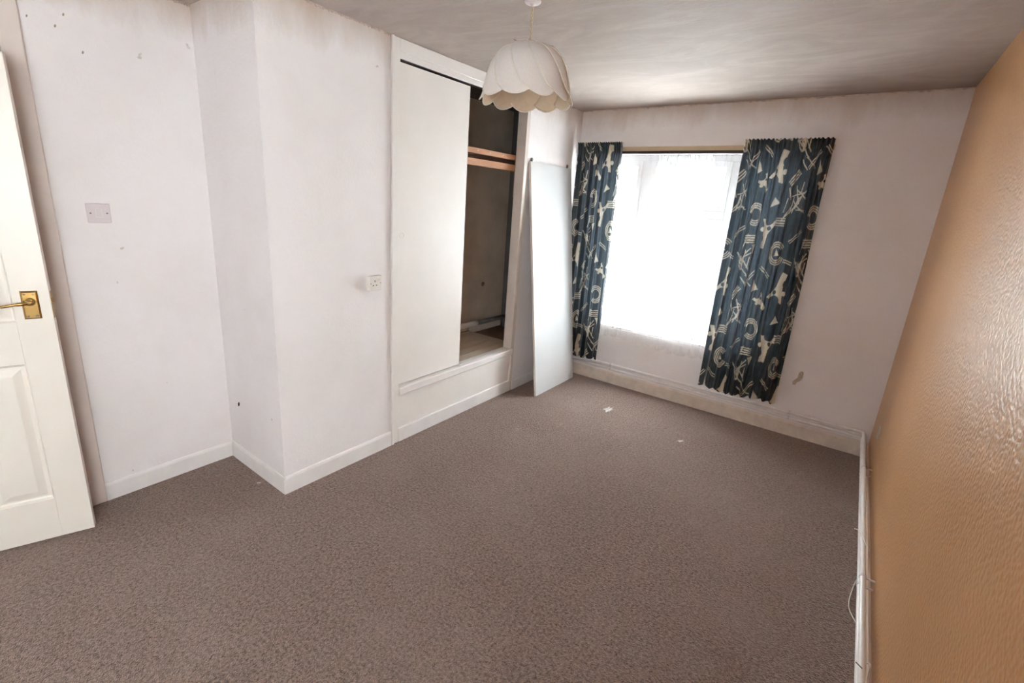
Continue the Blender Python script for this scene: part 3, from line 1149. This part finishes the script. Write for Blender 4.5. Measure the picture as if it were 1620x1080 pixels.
wire('thin white wire looping onto the carpet from the pipes', [(1359, 912), (1351, 925), (1343, 950), (1344, 965), (1353, 983), (1356, 987)],
     [0.006] * 6)
wire('short curl of pale wire lying over the pipes far from the camera', [(1352, 836), (1359, 839), (1366, 850), (1371, 864)], [0.185, 0.208, 0.210, 0.206])
wire('bent pale wire standing against the ochre wall at the bottom edge', [(1372, 1049), (1376, 1050), (1377, 1056), (1374, 1066), (1372, 1079)],
     [0.15, 0.19, 0.19, 0.16, 0.13])
wire('dark frayed wire lying across the pipes at the bottom edge', [(1354, 1047), (1359, 1052), (1364, 1057)], [0.208, 0.209, 0.209], 0.002, 'pipe_lagging')

# ------------------------------------------------------------------ pendant lamp
LX, LY = 0.899, 1.854
la = tag(empty('pendant_lamp', (LX, LY, H)), 'white pendant lampshade of swirled scalloped petals on a beige cord', 'lamp')
bm = bmesh.new()
lathe(bm, [(0.034, 0.0), (0.034, -0.004), (0.030, -0.008), (0.018, -0.011), (0.010, -0.014), (0.006, -0.020)], (0, 0, 0), 28)
obj('ceiling_rose', bm, 'plastic_white', la, smooth=True)
bm = bmesh.new()
for s in (0, math.pi):
    tube(bm, [(0.0030 * math.cos(s + k * 0.55), 0.0030 * math.sin(s + k * 0.55), -0.016 - k * 0.0030) for k in range(52)], 0.0030, 8)
obj('cord', bm, 'cord_beige', la, smooth=True)
bm = bmesh.new()
lathe(bm, [(0.009, -0.165), (0.017, -0.172), (0.019, -0.20), (0.019, -0.225), (0.014, -0.228)], (0, 0, 0), 20)
obj('lamp_holder', bm, 'plastic_white', la, smooth=True)
bm = bmesh.new()
lathe(bm, [(0.012, -0.226), (0.015, -0.245), (0.027, -0.275), (0.030, -0.297), (0.024, -0.317), (0.010, -0.327)], (0, 0, 0), 20)
obj('bulb', bm, 'plastic_white', la, smooth=True)
NP = 11
prof = [(0.022, 2.242), (0.058, 2.239), (0.090, 2.229), (0.119, 2.211), (0.145, 2.184), (0.160, 2.153), (0.170, 2.120), (0.177, 2.085), (0.186, 2.055), (0.193, 2.040)]
pr_t = np.linspace(0, 1, len(prof))
pr_r = np.array([p[0] for p in prof])
pr_z = np.array([p[1] for p in prof])
SW = math.radians(46)


def petal_mesh():
    nt, ns = 26, 14
    step = 2 * math.pi / NP
    bm = bmesh.new()
    grid = []
    for j in range(nt + 1):
        t = j / nt
        row = []
        for i in range(ns + 1):
            s = i / ns                       # 0..1 visible part, the leading edge stands proud
            over = -0.12 + 1.20 * s
            th = step * over + SW * (t ** 1.25)
            tt = t
            r = float(np.interp(tt, pr_t, pr_r)) + 0.008 * (1 - s) * t ** 0.8 - 0.005 * s + 0.008 * math.sin(math.pi * s) * t
            z = float(np.interp(tt, pr_t, pr_z))
            z -= 0.030 * math.sin(math.pi * min(max(s, 0), 1)) ** 0.8 * max(0, (t - 0.72) / 0.28) ** 1.2
            row.append(bm.verts.new((r * math.cos(th), r * math.sin(th), z - H)))
        grid.append(row)
    for j in range(nt):
        for i in range(ns):
            bm.faces.new((grid[j][i], grid[j][i + 1], grid[j + 1][i + 1], grid[j + 1][i]))
    rim = [v.co.copy() for v in grid[-1]]
    lead = [grid[j][0].co.copy() for j in range(nt + 1)]
    return bm, rim, lead


bm, rim, lead = petal_mesh()
pet = obj('petal', bm, 'shade_fabric', la, smooth=True)
pet.data.materials.append(M['shade_lining'])
nrm = sum((p.normal.dot(Vector((p.center.x, p.center.y, 0.0))) for p in pet.data.polygons))
if nrm < 0:
    pet.data.flip_normals()
md = pet.modifiers.new('lining', 'SOLIDIFY')
md.thickness = 0.0012
md.offset = -1
md.material_offset = 1
md.material_offset_rim = 0
bm = bmesh.new()
tube(bm, rim, 0.0022, 6)
edg = obj('edging', bm, 'shade_edging', pet, smooth=True)
bm = bmesh.new()
tube(bm, lead, 0.0021, 6)
sea = obj('seam', bm, 'shade_edging', pet, smooth=True)
for k in range(1, NP):
    c = pet.copy()
    C.objects.link(c)
    c.parent = la
    c.rotation_euler = (0, 0, 2 * math.pi * k / NP)
    for ch in (edg, sea):
        d = ch.copy()
        C.objects.link(d)
        d.parent = c
bm = bmesh.new()
for k in range(3):
    a = 2 * math.pi * k / 3 + 0.4
    tube(bm, [(0.018 * math.cos(a), 0.018 * math.sin(a), -0.172), (0.10 * math.cos(a), 0.10 * math.sin(a), -0.166)], 0.0016, 6)
obj('shade_wire', bm, 'steel', la)

# ------------------------------------------------------------------ scraps on the carpet
def scrap(label, px, py, size, seed, flat=0.35):
    r = random.Random(seed)
    c = at(px, py, 2, 0)
    bm = bmesh.new()
    n = 9
    g = []
    for j in range(n):
        row = []
        for i in range(n):
            a, b = (i / (n - 1) - 0.5), (j / (n - 1) - 0.5)
            k = 1 - 1.0 * r.random() * (abs(a) + abs(b)) - 0.25 * (a * a + b * b)
            row.append(bm.verts.new((a * size * 1.6 * k, b * size * k + 0.2 * a * size, 0.001 + size * flat * r.random() * (0.5 - abs(b)) + 0.0015 * r.random())))
        g.append(row)
    for j in range(n - 1):
        for i in range(n - 1):
            bm.faces.new((g[j][i], g[j][i + 1], g[j + 1][i + 1], g[j + 1][i]))
    o = obj('paper_scrap', bm, 'paper', None, loc=(c.x, c.y, 0))
    o.rotation_euler = (0, 0, r.uniform(0.5, 1.4))
    md = o.modifiers.new('thick', 'SOLIDIFY')
    md.thickness = 0.0006
    return tag(o, label, 'scrap', 'scraps littering the carpet')


scrap('crumpled white scrap on the carpet in front of the window', 962, 648, 0.085, 1)
scrap('small pale scrap on the carpet nearer the ochre wall', 1077, 698, 0.042, 2)
scrap('tiny pale crumb on the carpet in the alcove by the skirting', 410, 764, 0.020, 3, 0.2)
